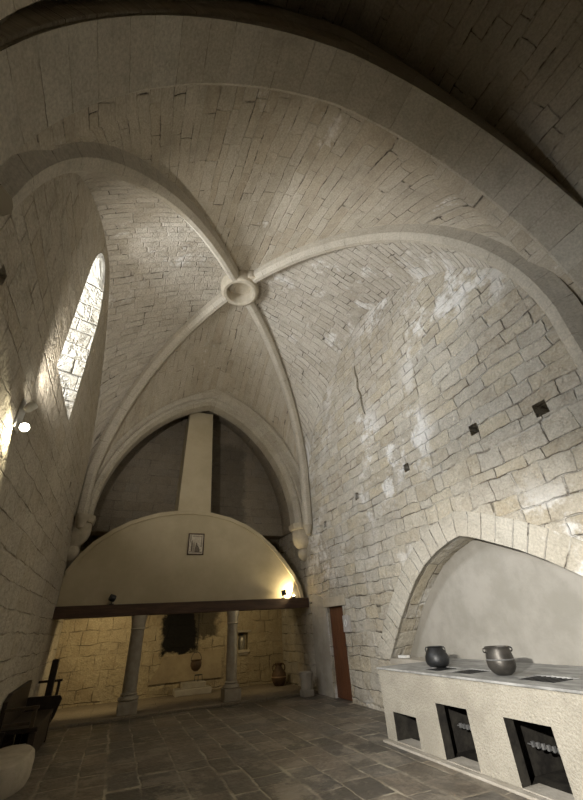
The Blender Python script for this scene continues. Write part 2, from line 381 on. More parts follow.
# left wall with the splayed window
bm = box((XL-1.6, -5, 0), (XL, YBK+0.5, WT))
o = struct('wall_left', bm, [ML, MJ])
def winpoly(y0, y1, z0, zs, z1, n=10):
    ym = (y0+y1)/2; hw = (y1-y0)/2; pts = [(y0, z0), (y1, z0)]
    for i in range(n+1):
        t = i/n; pts.append((ym + hw*math.cos(t*PI/2)**1.0, zs + (z1-zs)*math.sin(t*PI/2)))
    for i in range(1, n+1):
        t = 1-i/n; pts.append((ym - hw*math.cos(t*PI/2), zs + (z1-zs)*math.sin(t*PI/2)))
    return pts
pi_ = winpoly(5.22, 6.98, 4.98, 7.05, 8.22); po = winpoly(5.82, 6.38, 5.35, 7.0, 7.6)
bm = bmesh.new()
def lerp(a, b, t): return a + (b-a)*t
e0 = -0.06; e1 = 1.06
fa = [bm.verts.new((XL-1.6*e0, lerp(a[0], b[0], e0), lerp(a[1], b[1], e0))) for a, b in zip(pi_, po)]
fb = [bm.verts.new((XL-1.6*e1, lerp(a[0], b[0], e1), lerp(a[1], b[1], e1))) for a, b in zip(pi_, po)]
bm.faces.new(fa); bm.faces.new(fb[::-1])
for i in range(len(fa)): bm.faces.new((fa[i], fb[i], fb[(i+1) % len(fa)], fa[(i+1) % len(fa)]))
cs = [cutter(bm)]
for y, z, s in [(8.9, 4.4, 0.12), (10.1, 4.3, 0.12), (2.9, 4.3, 0.14), (2.35, 3.9, 0.1)]:
    cs.append(cutter(box((XL-0.3, y-s/2, z-s/2), (XL+0.1, y+s/2, z+s/2))))
cut(o, cs); boxuv(o)
me = o.data
uvl = me.uv_layers['UVMap']
for p in me.polygons:
    cc = p.center
    if XL-1.55 < cc.x < XL-0.05 and 4.9 < cc.z < 8.3 and 5.1 < cc.y < 7.1:
        p.material_index = 1
        if abs(p.normal.z) < 0.985:
            for li in p.loop_indices:
                c = me.vertices[me.loops[li].vertex_index].co; uvl.data[li].uv = (c.x, c.z)

# back wall, near end wall, roof: unseen slab added over the webs to stop sky light leaks
o = struct('wall_back', box((XL-1.6, YBK, 0), (XR+0.9, YBK+0.5, WT)), MB)
cut(o, [cutter(box((3.63, YBK-0.1, 0.98), (3.95, YBK+0.22, 1.43)))]); boxuv(o)
o = struct('wall_near', box((XL-1.6, -5.5, 0), (XR+0.9, -5, WT)), ML); boxuv(o)
o = struct('leak_cover', box((XL-1.6, -5.5, WT), (XR+0.9, YBK+0.5, WT+0.3)), ML); boxuv(o)

# ------------------------------------------------------------------ vault
def Pl(r): r = min(1, r); return 4.3 + 5.7*(0.8*math.sqrt(max(0, 1-r*r)) + 0.2*(1-r))
def Pr(r): r = min(1, r); return 4.9 + 5.1*math.sqrt(max(0, 1-r*r))
def sec_shape(q, w):
    f = lambda r: 0.8*math.sqrt(max(0, 1-r*r)) + 0.2*(1-r)
    d = f(0)-f(q)
    return (f(q*abs(w))-f(q))/d if d > 1e-6 else 1-abs(w)
def arclen_fn(hw):
    t = [0.0]; N = 400; f = lambda r: 5.6*(0.8*math.sqrt(max(0, 1-r*r)) + 0.2*(1-r))
    for i in range(N):
        a, b = i/N, (i+1)/N; t.append(t[-1] + math.hypot((b-a)*hw, f(a)-f(b)))
    def g(x):
        s = -1 if x < 0 else 1; x = min(0.9999, abs(x)/hw)*N; i = int(x); return s*(t[i]+(t[i+1]-t[i])*(x-i))
    return g
AX = arclen_fn(3.28); AY = arclen_fn(4.45)
def web(A, fA, B, fB, wz, side, mat, name, parent, skirt):
    bm = bmesh.new(); ul = bm.loops.layers.uv.new('UVMap'); NQ, NW = 28, 40; g = []
    tz = BOSS.z + 0.12
    for i in range(NQ+2):
        q = min(1.0, (i/NQ)); row = []
        q2 = 1-(1-q)**1.35
        for j in range(NW+1):
            w_ = -math.cos(PI*j/NW)
            t = (w_+1)/2
            P = Vector((lerp(A[0], B[0], t), lerp(A[1], B[1], t)))
            xy = Vector((BOSS.x, BOSS.y)).lerp(P, q2)
            za, zb = fA(q2)+0.10, fB(q2)+0.10; zm = (za+zb)/2
            R = tz + (wz-tz)*q2**1.5
            z = lerp(za, zb, t) + max(0.0, R-zm)*sec_shape(q2, w_)
            if i == NQ+1: xy = xy + Vector(skirt)
            row.append(bm.verts.new((xy.x, xy.y, z)))
        g.append(row)
    def uv(v):
        if side: return (v.co.x, AY(v.co.y-BOSS.y+0.4))
        return (v.co.y, AX(v.co.x-XM)+40)
    for i in range(NQ+1):
        for j in range(NW):
            vs = [g[i][j], g[i][j+1], g[i+1][j+1], g[i+1][j]]
            if i == 0: vs = [g[0][j], g[1][j+1], g[1][j]]
            try: f = bm.faces.new(vs)
            except ValueError: continue
            f.smooth = True
            for lp in f.loops: lp[ul].uv = uv(lp.vert)
    bmesh.ops.remove_doubles(bm, verts=bm.verts, dist=1e-5)
    up = sum(f.normal.z for f in bm.faces); 
    me = bpy.data.meshes.new(name); 
    bm.normal_update()
    if sum(f.normal.z for f in bm.faces) < 0: bmesh.ops.reverse_faces(bm, faces=bm.faces)
    bm.to_mesh(me); bm.free(); me.materials.append(mat)
    o = bpy.data.objects.new(name, me); C.objects.link(o); o.parent = parent
    m = o.modifiers.new('thick', 'SOLIDIFY'); m.thickness = 0.2; m.offset = 1
    return o
ceil = bpy.data.objects.new('ceiling', None); C.objects.link(ceil); tag(ceil, kind='structure')
web(CFL, Pl, CFR, Pr, 8.80, False, MW1, 'vault_web', ceil, (0, -0.9))
web(CBL, Pl, CBR, Pr, 8.75, False, MW1, 'vault_web', ceil, (0, 0.6))
web(CFL, Pl, CBL, Pl, 8.70, True, MW2, 'vault_web', ceil, (-0.15, 0))
web(CFR, Pr, CBR, Pr, 8.95, True, MW2, 'vault_web', ceil, (0.15, 0))

# ribs
RS = [(0.16, -0.14), (-0.10, -0.14), (-0.155, -0.10), (-0.20, -0.045), (-0.20, 0.045), (-0.155, 0.10), (-0.10, 0.14), (0.16, 0.14)]
def rib(corner, f, zend, label, sink=0.13, ease=0.0):
    a = Vector((BOSS.x, BOSS.y)); b = Vector(corner); L = (b-a).length; d = (b-a)/L
    rr = [0.50/L + (1-0.50/L)*math.sin(i/46*PI/2) for i in range(47)]
    lim = 1 - sink/L
    pts = [Vector((a.x+d.x*L*min(r, lim), a.y+d.y*L*min(r, lim), f(min(r, 0.999)))) for r in rr if r < 0.9995]
    if ease:
        rs = [r for r in rr if r < 0.9995]
        for i, r in enumerate(rs):
            k_ = max(0.0, (r-0.75)/0.25); pts[i] += Vector((d.x, d.y, 0.35))*(ease*k_*k_*(3-2*k_))
    while len(pts) > 2 and (pts[-1]-pts[-2]).length < 1e-4: pts.pop()
    if pts[-1].z > zend+0.05: pts.append(Vector((pts[-1].x, pts[-1].y, zend)))
    B = Vector((-d.y, d.x, 0)); no = []
    for i in range(len(pts)):
        t = (pts[min(i+1, len(pts)-1)]-pts[max(i-1, 0)]).normalized(); n = B.cross(t)
        if n.dot(Vector((d.x, d.y, 1.0))) < 0: n = -n
        no.append(n)
    bm = bmesh.new(); ul = bm.loops.layers.uv.new('UVMap')
    sweep(bm, pts, no, [B]*len(pts), RS, ul)
    return tag(mk('vault_rib', bm, MVR, smooth=30), label, 'vault rib', 'diagonal ribs of the vault', 'structure')
rib(CFL, Pl, 4.5, 'stone rib curving from the keystone to above the lamp bracket, front left of the vault', -0.02, 0.10)
rib(CBL, Pl, 4.15, 'stone rib running down past the window to the corbel left of the hood')
rib(CBR, Pr, 4.15, 'stone rib dropping nearly straight into the corner right of the chimney flue')
rib(CFR, Pr, 3.0, 'long stone rib sweeping right over the wall with square holes', 0.0)
# keystone
k = thing('keystone', BOSS, 'round ring-shaped stone boss where the four vault ribs meet', 'keystone'); k['kind'] = 'structure'
bm = bmesh.new()
lathe(bm, [(0.36, 0.0), (0.36, -0.26), (0.38, -0.30), (0.45, -0.315), (0.51, -0.28), (0.54, -0.20), (0.54, 0.10), (0.36, 0.10), (0.36, 0.0)], BOSS, 48)
mk('ring', bm, M_STONE, k, smooth=35)
bm = bmesh.new(); lathe(bm, [(0.0, 0.07), (0.358, 0.07), (0.358, 0.095), (0.0, 0.095)], BOSS, 40); mk('recessed_disc', bm, M_STONE, k)
bm = bmesh.new(); lathe(bm, [(0.0, 0), (0.16, 0), (0.16, 0.34), (0.0, 0.34)], BOSS+Vector((0.22, -0.46, -0.2)), 24); o = mk('stone_plug', bm, M_STONE, k, smooth=40)

# ------------------------------------------------------------------ transverse arches
def arch_path(xc, hw, zs, rise, a=0.9, zlow=None, n=64):
    pts = []
    if zlow is not None: pts.append((xc-hw, zlow))
    for i in range(n+1):
        w_ = -math.cos(PI*i/n); pts.append((xc+hw*w_, zs + rise*(a*math.sqrt(max(0, 1-w_*w_)) + (1-a)*(1-abs(w_)))))
    if zlow is not None: pts.append((xc+hw, zlow))
    return pts
def arch(name, pts, yfun0, yfun1, sec, mat, label):
    """sec rows: (outward offset, fraction of depth, extra y)."""
    bm = bmesh.new(); ul = bm.loops.layers.uv.new('UVMap'); rings = []; u = 0.0; us = []
    per = [0.0]
    for s0, s1 in zip(sec, sec[1:]+sec[:1]): per.append(per[-1] + math.hypot(s0[0]-s1[0], (s0[1]-s1[1])*0.7 + s0[2]-s1[2]))
    for i, p in enumerate(pts):
        a = Vector(pts[max(0, i-1)]); b = Vector(pts[min(len(pts)-1, i+1)]); t = (b-a).normalized(); n = Vector((-t.y, t.x))
        if i: u += (Vector(p)-Vector(pts[i-1])).length
        us.append(u); ring = []
        for d, f, ey in sec:
            x = p[0]+n.x*d; z = p[1]+n.y*d; y = lerp(yfun0(x), yfun1(x), f)+ey
            ring.append(bm.verts.new((x, y, z)))
        rings.append(ring)
    m = len(sec)
    for i in range(len(pts)-1):
        for k in range(m):
            j = (k+1) % m; f = bm.faces.new((rings[i][k], rings[i][j], rings[i+1][j], rings[i+1][k]))
            for lp, q in zip(f.loops, ((us[i], per[k]), (us[i], per[k+1]), (us[i+1], per[k+1]), (us[i+1], per[k]))): lp[ul].uv = q
    bm.faces.new(rings[0][::-1]); bm.faces.new(rings[-1])
    return tag(mk(name, bm, mat, smooth=25), label, 'arch', kind='structure')
kf = lambda y0, y1: (lambda x: y0 + (y1-y0)*(x-XL)/(XR-XL))
arch('transverse_arch', arch_path(XM, 3.24, 4.3, 4.07, 0.9, 0.0), kf(1.48, 1.0), kf(2.15, 1.62),
     [(0, 0, 0), (0, 1, -0.04), (0.04, 1, 0), (1.3, 1, 0), (1.3, 0, 0)], MV, 'wide pointed stone arch crossing overhead in the foreground')
arch('chimney_arch', arch_path(1.86, 2.93, 4.3, 3.95, 0.80), kf(10.98, 10.92), kf(11.55, 11.5),
     [(0, 1, 0), (0, 0, 0.16), (0.07, 0, 0.02), (0.16, 0, 0.0), (0.20, 0, 0.05), (0.24, 0, 0.0), (0.42, 0, 0), (0.5, 0, -0.12), (0.58, 0, -0.1), (0.6, 0, 0), (2.4, 0, 0), (2.4, 1, 0)], MV, 'pointed moulded stone arch framing the dark chimney bay and flue')

# near bay vault: pointed barrel above and behind the camera
pts = arch_path(XM, 3.27, 4.6, 5.1, 0.8)
bm = bmesh.new(); ul = bm.loops.layers.uv.new('UVMap'); prev = None; s = 0
for i, p in enumerate(pts):
    if i: s += (Vector(p)-Vector(pts[i-1])).length
    cur = ([bm.verts.new((p[0], y, p[1])) for y in (-5, -3, -1, 0.4, 1.3)], s)
    if prev:
        for k_ in range(4):
            f = bm.faces.new((prev[0][k_], prev[0][k_+1], cur[0][k_+1], cur[0][k_])); f.smooth = True
            ys = (-5, -3, -1, 0.4, 1.3)
            for lp, q in zip(f.loops, ((ys[k_], prev[1]), (ys[k_+1], prev[1]), (ys[k_+1], cur[1]), (ys[k_], cur[1]))): lp[ul].uv = q
    prev = cur
o = mk('barrel_web', bm, MW1, ceil); m = o.modifiers.new('t', 'SOLIDIFY'); m.thickness = 0.2; m.offset = 0

# corbels
def corbel(x0, x1, yc, label, s=1):
    wx = abs(x1-x0); sg = 1 if x1 > x0 else -1
    t = thing('corbel', (x0, yc, 3.6), label, 'corbel', 'corbels under the chimney arch')
    bm = bmesh.new()
    def half(prof, seg=22):
        rings = []
        for r, z in prof:
            ring = [bm.verts.new((x0, yc-r*1.0, z))]
            for i in range(1, seg):
                a = PI*i/seg; ring.append(bm.verts.new((x0+sg*r*1.15*math.sin(a), yc-r*math.cos(a), z)))
            ring.append(bm.verts.new((x0, yc+r, z))); rings.append(ring)
        for a, b in zip(rings, rings[1:]):
            for i in range(seg): bm.faces.new((a[i], a[i+1], b[i+1], b[i]))
            bm.faces.new((a[0], b[0], b[-1], a[-1]))
        bm.faces.new(rings[0]); bm.faces.new(rings[-1][::-1])
    half([(0.03, 3.22), (0.10, 3.25), (0.17, 3.33), (0.20, 3.43), (0.18, 3.52), (0.15, 3.56), (0.22, 3.62), (0.30, 3.74), (0.335, 3.88), (0.34, 4.0), (0.33, 4.12)])
    mk('moulded_body', bm, M_STONE, t, smooth=40)
    bm = bmesh.new()
    pr = [(0.37, 4.12), (0.39, 4.16), (0.40, 4.22), (0.41, 4.30)]
    old = half
    def poly(prof):
        rings = []
        for r, z in prof:
            rings.append([bm.verts.new((x0, yc-r, z)), bm.verts.new((x0+sg*r*0.62, yc-r, z)), bm.verts.new((x0+sg*r*1.05, yc-r*0.5, z)),
                          bm.verts.new((x0+sg*r*1.05, yc+r*0.5, z)), bm.verts.new((x0+sg*r*0.62, yc+r, z)), bm.verts.new((x0, yc+r, z))])
        for a, b in zip(rings, rings[1:]):
            for i in range(6): bm.faces.new((a[i], a[(i+1) % 6], b[(i+1) % 6], b[i]))
        bm.faces.new(rings[0]); bm.faces.new(rings[-1][::-1])
    poly(pr); mk('abacus', bm, M_STONE, t)
    return t
corbel(XR-0.002, XR-0.45, 11.23, 'carved stone corbel on the right wall beside the lit end of the hood')
corbel(XL+0.002, XL+0.45, 11.25, 'carved stone corbel on the left wall above the dim end of the hood')
bm = bmesh.new()
lathe(bm, [(0.02, 3.86), (0.08, 3.90), (0.10, 3.98), (0.14, 4.10), (0.16, 4.16), (0.16, 4.22), (0.0, 4.22)], (XR-0.12, 10.60, 0), 12)
tag(mk('rib_corbel', bm, M_STONE, smooth=40), 'tiny conical corbel ending the rib beside the large right corbel', 'corbel')
bm = bmesh.new()
lathe(bm, [(0.02, 3.86), (0.08, 3.90), (0.10, 3.98), (0.14, 4.10), (0.16, 4.16), (0.16, 4.22), (0.0, 4.22)], (XL+0.17, 10.66, 0), 12)
tag(mk('rib_corbel', bm, M_STONE, smooth=40), 'tiny conical corbel ending the rib beside the large left corbel', 'corbel')

# chimney bay ceiling behind the arch
pts = arch_path(1.86, 3.26, 4.3, 4.6, 0.85)
bm = bmesh.new(); ul = bm.loops.layers.uv.new('UVMap'); prev = None; s = 0
for i, p in enumerate(pts):
    if i: s += (Vector(p)-Vector(pts[i-1])).length
    cur = ([bm.verts.new((p[0], y, p[1])) for y in (11.45, YBK+0.1)], s)
    if prev:
        f = bm.faces.new((prev[0][0], prev[0][1], cur[0][1], cur[0][0])); f.smooth = True
        for lp, q in zip(f.loops, ((11.4, prev[1]), (YBK, prev[1]), (YBK, cur[1]), (11.4, cur[1]))): lp[ul].uv = q
    prev = cur
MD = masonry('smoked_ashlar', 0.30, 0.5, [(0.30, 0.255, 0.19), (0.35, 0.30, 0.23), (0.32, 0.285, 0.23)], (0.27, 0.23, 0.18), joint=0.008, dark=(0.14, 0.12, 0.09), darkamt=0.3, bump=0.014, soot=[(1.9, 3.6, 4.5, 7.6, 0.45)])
o = mk('chimney_bay_web', bm, MD, ceil); m = o.modifiers.new('t', 'SOLIDIFY'); m.thickness = 0.15; m.offset = 0
# smoked back wall facing above the hood
o = struct('wall_chimney', box((XL, YBK-0.62, 4.3), (XR, YBK+0.02, 9.2)), MD); boxuv(o)

# ------------------------------------------------------------------ hood, beam, flue
HP = [(XL+0.005, 2.95), (-1.15, 3.35), (-0.90, 3.66), (-0.5, 3.98), (-0.10, 4.22), (0.28, 4.37), (0.66, 4.49), (1.15, 4.57), (1.60, 4.60), (2.15, 4.555), (2.70, 4.44), (3.20, 4.25), (3.66, 3.98), (4.08, 3.63), (4.45, 3.22), (4.72, 2.86), (4.90, 2.55), (4.98, 2.23)]
hood = thing('fireplace_hood', (1.8, 11.3, 2.22), 'broad arched ochre plaster hood above the dark beam', 'fireplace hood')
bm = bmesh.new(); prism(bm, [(XL+0.005, 2.225)] + HP, 'y', 11.28, 11.46); mk('front_panel', bm, M_PLAST, hood)
def shell(pts, d0, d1, y0, y1):
    bm = bmesh.new(); rings = []
    for i, p in enumerate(pts):
        a = Vector(pts[max(0, i-1)]); b = Vector(pts[min(len(pts)-1, i+1)]); t = (b-a).normalized(); n = Vector((-t.y, t.x))
        q0 = Vector(p)+n*d0; q1 = Vector(p)+n*d1
        for q in (q0, q1): q.x = max(XL+0.004, min(XR-0.004, q.x))
        rings.append([bm.verts.new((q0.x, y0, q0.y)), bm.verts.new((q0.x, y1, q0.y)), bm.verts.new((q1.x, y1, q1.y)), bm.verts.new((q1.x, y0, q1.y))])
    for a, b in zip(rings, rings[1:]):
        for k_ in range(4): bm.faces.new((a[k_], a[(k_+1) % 4], b[(k_+1) % 4], b[k_]))
    bm.faces.new(rings[0][::-1]); bm.faces.new(rings[-1]); return bm
mk('raised_rim', shell(HP, -0.085, 0.015, 11.225, 11.5), M_PLAST, hood, smooth=35)
mk('curved_roof', shell(HP, -0.12, -0.02, 11.46, YBK-0.63), M_PLAST, hood, smooth=35)
beam = struct_beam = mk('hood_beam', box((XL+0.002, 11.18, 1.965), (XR-0.002, 11.5, 2.222), 0.012), M_WOOD)
tag(beam, 'long dark timber beam carrying the plaster hood', 'beam')
bm = bmesh.new()
fl = [(1.19, 4.595, 11.70), (2.19, 4.595, 11.70), (2.07, 8.25, 11.75), (1.26, 8.25, 11.75)]
f0 = [bm.verts.new((x, y, z)) for x, z, y in fl]; f1 = [bm.verts.new((x, YBK-0.621, z)) for x, z, y in fl]
bm.faces.new(f0); bm.faces.new(f1[::-1])
for i in range(4): bm.faces.new((f0[i], f1[i], f1[(i+1) % 4], f0[(i+1) % 4]))
tag(mk('chimney_flue', bm, M_PLAST), 'tapering plastered chimney flue rising from the hood to the arch apex', 'chimney flue')

# columns
def column(x, y, zt, r, label, name='stone_column'):
    t = thing(name, (x, y, 0.055), label, 'column', 'columns under the hood beam')
    z0 = 0.056
    mk('plinth', box((x-0.21, y-0.21, z0), (x+0.21, y+0.21, z0+0.24), 0.02), M_COL, t)
    bm = bmesh.new(); lathe(bm, [(r+0.055, z0+0.24), (r+0.075, z0+0.27), (r+0.055, z0+0.31), (r+0.015, z0+0.33), (r+0.03, z0+0.36), (r+0.005, z0+0.385)], (x, y, 0), 32); mk('base_moulding', bm, M_COL, t, smooth=40)
    bm = bmesh.new(); lathe(bm, [(r, z0+0.385), (r*1.01, z0+0.9), (r*0.96, zt-0.30)], (x, y, 0), 32); mk('shaft', bm, M_COL, t, smooth=40)
    bm = bmesh.new(); lathe(bm, [(r*0.96, zt-0.30), (r+0.02, zt-0.285), (r*1.0, zt-0.26), (r*1.08, zt-0.14), (r+0.035, zt-0.03), (r+0.035, zt)], (x, y, 0), 32); mk('capital', bm, M_STONE, t, smooth=40)
    return t
column(2.88, 11.30, 1.964, 0.135, 'round stone column under the beam with the pale capital, right of the soot patch')
column(0.50, 11.34, 1.964, 0.155, 'thicker dim stone column under the beam, left of the soot patch')

# picture on the hood
pc = thing('framed_print', (1.74, 11.25, 3.37), 'small dark-framed engraving hanging in the middle of the hood', 'picture')
px0, px1, pz0, pz1, py = 1.515, 1.965, 3.385, 3.965, 11.255
bm = bmesh.new()
for a, b in (((px0, pz0), (px1, pz0+0.03)), ((px0, pz1-0.03), (px1, pz1)), ((px0, pz0), (px0+0.03, pz1)), ((px1-0.03, pz0), (px1, pz1))):
    bx(bm, (a[0], py-0.015, a[1]), (b[0], py+0.02, b[1]), 0.003)
mk('frame', bm, M_WOOD, pc)
sh = mk('print', box((px0+0.02, py, pz0+0.02), (px1-0.02, py+0.015, pz1-0.02)), M_PAPER, pc)
def flat(bm, poly, y=py-0.003): prism(bm, [(px0+0.03+p[0]*0.39, pz0+0.03+p[1]*0.52) for p in poly], 'y', y, y+0.003)
bm = bmesh.new()
flat(bm, [(0.42, 0.08), (0.80, 0.06), (0.78, 0.22), (0.70, 0.36), (0.62, 0.42), (0.58, 0.56), (0.50, 0.56), (0.48, 0.42), (0.44, 0.3)])
flat(bm, [(0.16, 0.14), (0.26, 0.12), (0.27, 0.50), (0.22, 0.72), (0.17, 0.60)])
flat(bm, [(0.05, 0.07), (0.95, 0.05), (0.95, 0.09), (0.05, 0.11)])
o = mk('engraved_figures', bm, M_INK); o.parent = pc; o.location = -Vector(pc.location)
bm = bmesh.new()
flat(bm, [(0.28, 0.12), (0.41, 0.12), (0.43, 0.46), (0.36, 0.62), (0.29, 0.55)], py-0.0015)
flat(bm, [(0.05, 0.60), (0.15, 0.55), (0.15, 0.95), (0.06, 0.95)], py-0.0015)
flat(bm, [(0.25, 0.88), (0.93, 0.88), (0.93, 0.93), (0.25, 0.93)], py-0.0015)
flat(bm, [(0.82, 0.36), (0.93, 0.36), (0.93, 0.90), (0.88, 0.90)], py-0.0015)
mk('engraved_background', bm, M_INK2, pc)

# beam spotlights
def beam_spot(x, z, aim, label, power):
    t = thing('spotlight', (x, 11.235, 2.222), label, 'spotlight', 'spotlights on the hood beam')
    bm = bmesh.new(); bx(bm, (x-0.05, 11.185, 2.223), (x+0.05, 11.22, 2.24)); bx(bm, (x-0.012, 11.19, 2.24), (x+0.012, 11.21, 2.30)); mk('bracket', bm, M_BLK, t)
    c = Vector((x, 11.135, 2.36)); d = Vector(aim).normalized(); bm = bmesh.new()
    lathe(bm, [(0.0, -0.07), (0.065, -0.07), (0.075, -0.05), (0.075, 0.07), (0.062, 0.07), (0.062, 0.05), (0.0, 0.05)], (0, 0, 0), 20)
    rot = d.to_track_quat('Z', 'Y').to_matrix().to_4x4(); rot.translation = c; bmesh.ops.transform(bm, matrix=rot, verts=bm.verts); mk('lamp_head', bm, M_BLK, t, smooth=40)
    if power:
        bm = bmesh.new(); lathe(bm, [(0.0, 0.051), (0.055, 0.051), (0.055, 0.056), (0.0, 0.056)], (0, 0, 0), 20); bmesh.ops.transform(bm, matrix=rot, verts=bm.verts)
        mk('lit_lens', bm, M_GLOWW, t)
        p = c + d*0.09
        lamp('hood_spot_light', 'SPOT', p, p+d, power, (1.0, 0.80, 0.45), spot_size=math.radians(150), spot_blend=0.6, shadow_soft_size=0.03)
    return t
beam_spot(4.33, 2.33, (0.75, -0.3, 0.12), 'small black spotlight near the lit right end of the beam', 0)
ul_ = thing('uplight', (4.66, 11.20, 2.223), 'tiny glowing warm lamp at the right end of the beam', 'lamp')
bm = bmesh.new(); lathe(bm, [(0.0, 0), (0.035, 0), (0.045, 0.05), (0.038, 0.05), (0.0, 0.03)], (4.66, 11.19, 2.224), 18); mk('cup', bm, M_BLK, ul_, smooth=40)
bm = bmesh.new(); lathe(bm, [(0.0, 0.0), (0.02, 0.004), (0.028, 0.02), (0.02, 0.036), (0.0, 0.04)], (4.66, 11.19, 2.262), 18); mk('lit_bulb', bm, M_GLOWW, ul_, smooth=0)
lamp('hood_light', 'SPOT', (4.62, 11.17, 2.33), (3.4, 11.21, 3.0), 58, (1.0, 0.82, 0.48), spot_size=math.radians(170), spot_blend=0.4, shadow_soft_size=0.03)
beam_spot(-0.20, 2.33, (-0.75, -0.2, 0.25), 'small unlit black spotlight near the left end of the beam', 0)
# lamps fixed to the inner side of the beam light the hearth wall
for x, p in ((-0.3, 55), (3.4, 26)):
    tt = mk('hearth_lamp', box((x-0.05, 11.51, 2.02), (x+0.05, 11.60, 2.14), 0.01), M_BLK)
    tag(tt, 'small hearth lamp behind the beam, ' + ('toward the left wall' if x < 1 else 'toward the right wall'), 'lamp')
    lamp('hearth_light', 'SPOT', (x, 11.66, 2.05), (x+0.2, 13.5, 0.9), p, (1.0, 0.78, 0.42), spot_size=math.radians(140), spot_blend=0.7, shadow_soft_size=0.05)

# ------------------------------------------------------------------ hearth details
bm = bmesh.new(); bx(bm, (1.75, 12.95, 0.056), (2.75, YBK-0.002, 0.20), 0.02); bx(bm, (1.95, 13.05, 0.20), (2.60, YBK-0.002, 0.33), 0.02)
o = tag(mk('hearth_step', bm, M_REND), 'low stepped stone ledge at the foot of the sooty hearth wall', 'hearth step')
bm = bmesh.new(); prism(bm, [(1.05, 0.345), (3.12, 0.345), (3.10, 1.06), (2.6, 1.02), (1.95, 0.99), (1.42, 0.95), (1.30, 0.70), (1.12, 0.45)], 'y', YBK-0.05, YBK-0.001)
tag(mk('hearth_apron', bm, plain('scorched_render', (0.40, 0.33, 0.22), 0.9, scale=1.8, bump=0.02, col2=(0.31, 0.25, 0.17), spec=0.2)), 'scorched plaster apron on the hearth wall behind the hanging cauldron', 'plaster panel')
# cauldron on chain
hc = thing('hanging_cauldron', (2.23, 12.75, 0.62), 'small round cauldron hanging on a chain over the hearth', 'cauldron')
bm = bmesh.new(); lathe(bm, [(0.0, 0.60), (0.06, 0.61), (0.12, 0.66), (0.15, 0.73), (0.15, 0.80), (0.13, 0.84), (0.155, 0.865), (0.145, 0.868), (0.118, 0.84), (0.135, 0.79), (0.13, 0.72), (0.0, 0.66)], (2.23, 12.75, 0), 28); mk('bowl', bm, M_CLAY, hc, smooth=50)
bm = bmesh.new(); tube(bm, [(2.23+0.145*math.cos(a), 12.75, 0.85+0.20*math.sin(a)) for a in [PI*i/14 for i in range(15)]], 0.007, 8); mk('bail_handle', bm, M_IRON, hc, smooth=0)
bm = bmesh.new()
z = 1.07; i = 0
while z < 4.36:
    ang = (i % 2)*PI/2
    tube(bm, [(2.23+0.022*math.cos(a)*math.cos(ang), 12.75+0.022*math.cos(a)*math.sin(ang), z+0.045*math.sin(a)) for a in [2*PI*k_/10 for k_ in range(10)]], 0.006, 6, closed=True)
    z += 0.072; i += 1
tube(bm, [(2.23, 12.75, z-0.04), (2.23, 12.75, 4.445)], 0.008, 6)
mk('chain', bm, M_IRON, hc, smooth=0)
# iron trivet bars beside it
tv = thing('iron_trivet', (2.55, 12.9, 0.33), 'low iron trivet standing on the hearth step', 'trivet')
bm = bmesh.new(); tube(bm, [(2.40+0.11*math.cos(a), 13.20+0.11*math.sin(a), 0.48) for a in [2*PI*k_/16 for k_ in range(16)]], 0.009, 6, closed=True); mk('ring', bm, M_IRON, tv, smooth=0)
for k_ in range(3):
    a = 2*PI*k_/3+0.3; bm = bmesh.new(); tube(bm, [(2.40+0.11*math.cos(a), 13.20+0.11*math.sin(a), 0.48), (2.40+0.13*math.cos(a), 13.20+0.13*math.sin(a), 0.334)], 0.008, 6); mk('leg', bm, M_IRON, tv, smooth=0)
# wall recess
al = thing('wall_recess_frame', (3.79, YBK, 0.85), 'small framed wall recess right of the pale column', 'recess frame')
mk('lintel', box((3.60, YBK-0.05, 1.44), (4.05, YBK-0.001, 1.50), 0.008), M_COL, al)
mk('sill', box((3.62, YBK-0.07, 0.90), (3.99, YBK-0.001, 0.978), 0.008), M_STONE, al)
mk('bracket', box((3.66, YBK-0.04, 0.84), (3.94, YBK-0.001, 0.90), 0.008), M_COL, al)
vs = thing('recess_vessel', (3.79, YBK+0.07, 0.982), 'pale glassy vessel standing in the small wall recess', 'vessel')
bm = bmesh.new(); lathe(bm, [(0.0, 0.981), (0.08, 0.981), (0.09, 1.05), (0.105, 1.2), (0.10, 1.30), (0.07, 1.34), (0.0, 1.35)], (3.78, YBK+0.09, 0), 24); mk('body', bm, M_GLASS, vs, smooth=50)
bm = bmesh.new(); lathe(bm, [(0.035, 1.351), (0.045, 1.39), (0.0, 1.40)], (3.78, YBK+0.09, 0), 16); mk('lid', bm, M_IRON, vs, smooth=50)
# jug
jg = thing('clay_jug', (4.70, 12.75, 0.056), 'brown clay jug with tall neck in the corner under the hood', 'jug')
cx, cy = 4.70, 12.75
bm = bmesh.new(); lathe(bm, [(0.0, 0.057), (0.13, 0.057), (0.19, 0.14), (0.225, 0.25), (0.20, 0.36), (0.13, 0.45), (0.085, 0.52), (0.10, 0.56), (0.12, 0.60), (0.11, 0.605), (0.065, 0.57), (0.06, 0.52)], (cx, cy, 0), 32); mk('body', bm, M_CLAY, jg, smooth=60)
for sgn in (-1, 1):
    bm = bmesh.new(); tube(bm, [(cx+sgn*0.095, cy, 0.56), (cx+sgn*0.15, cy, 0.575), (cx+sgn*0.19, cy, 0.53), (cx+sgn*0.19, cy, 0.45), (cx+sgn*0.16, cy, 0.38)], 0.016, 8); mk('handle', bm, M_CLAY, jg, smooth=0)
bm = bmesh.new(); lathe(bm, [(0.226, 0.26), (0.228, 0.275), (0.224, 0.29), (0.20, 0.275), (0.226, 0.26)], (cx, cy, 0), 32); mk('glazed_band', bm, plain('glaze', (0.45, 0.30, 0.18), 0.4, bump=0), jg, smooth=60)
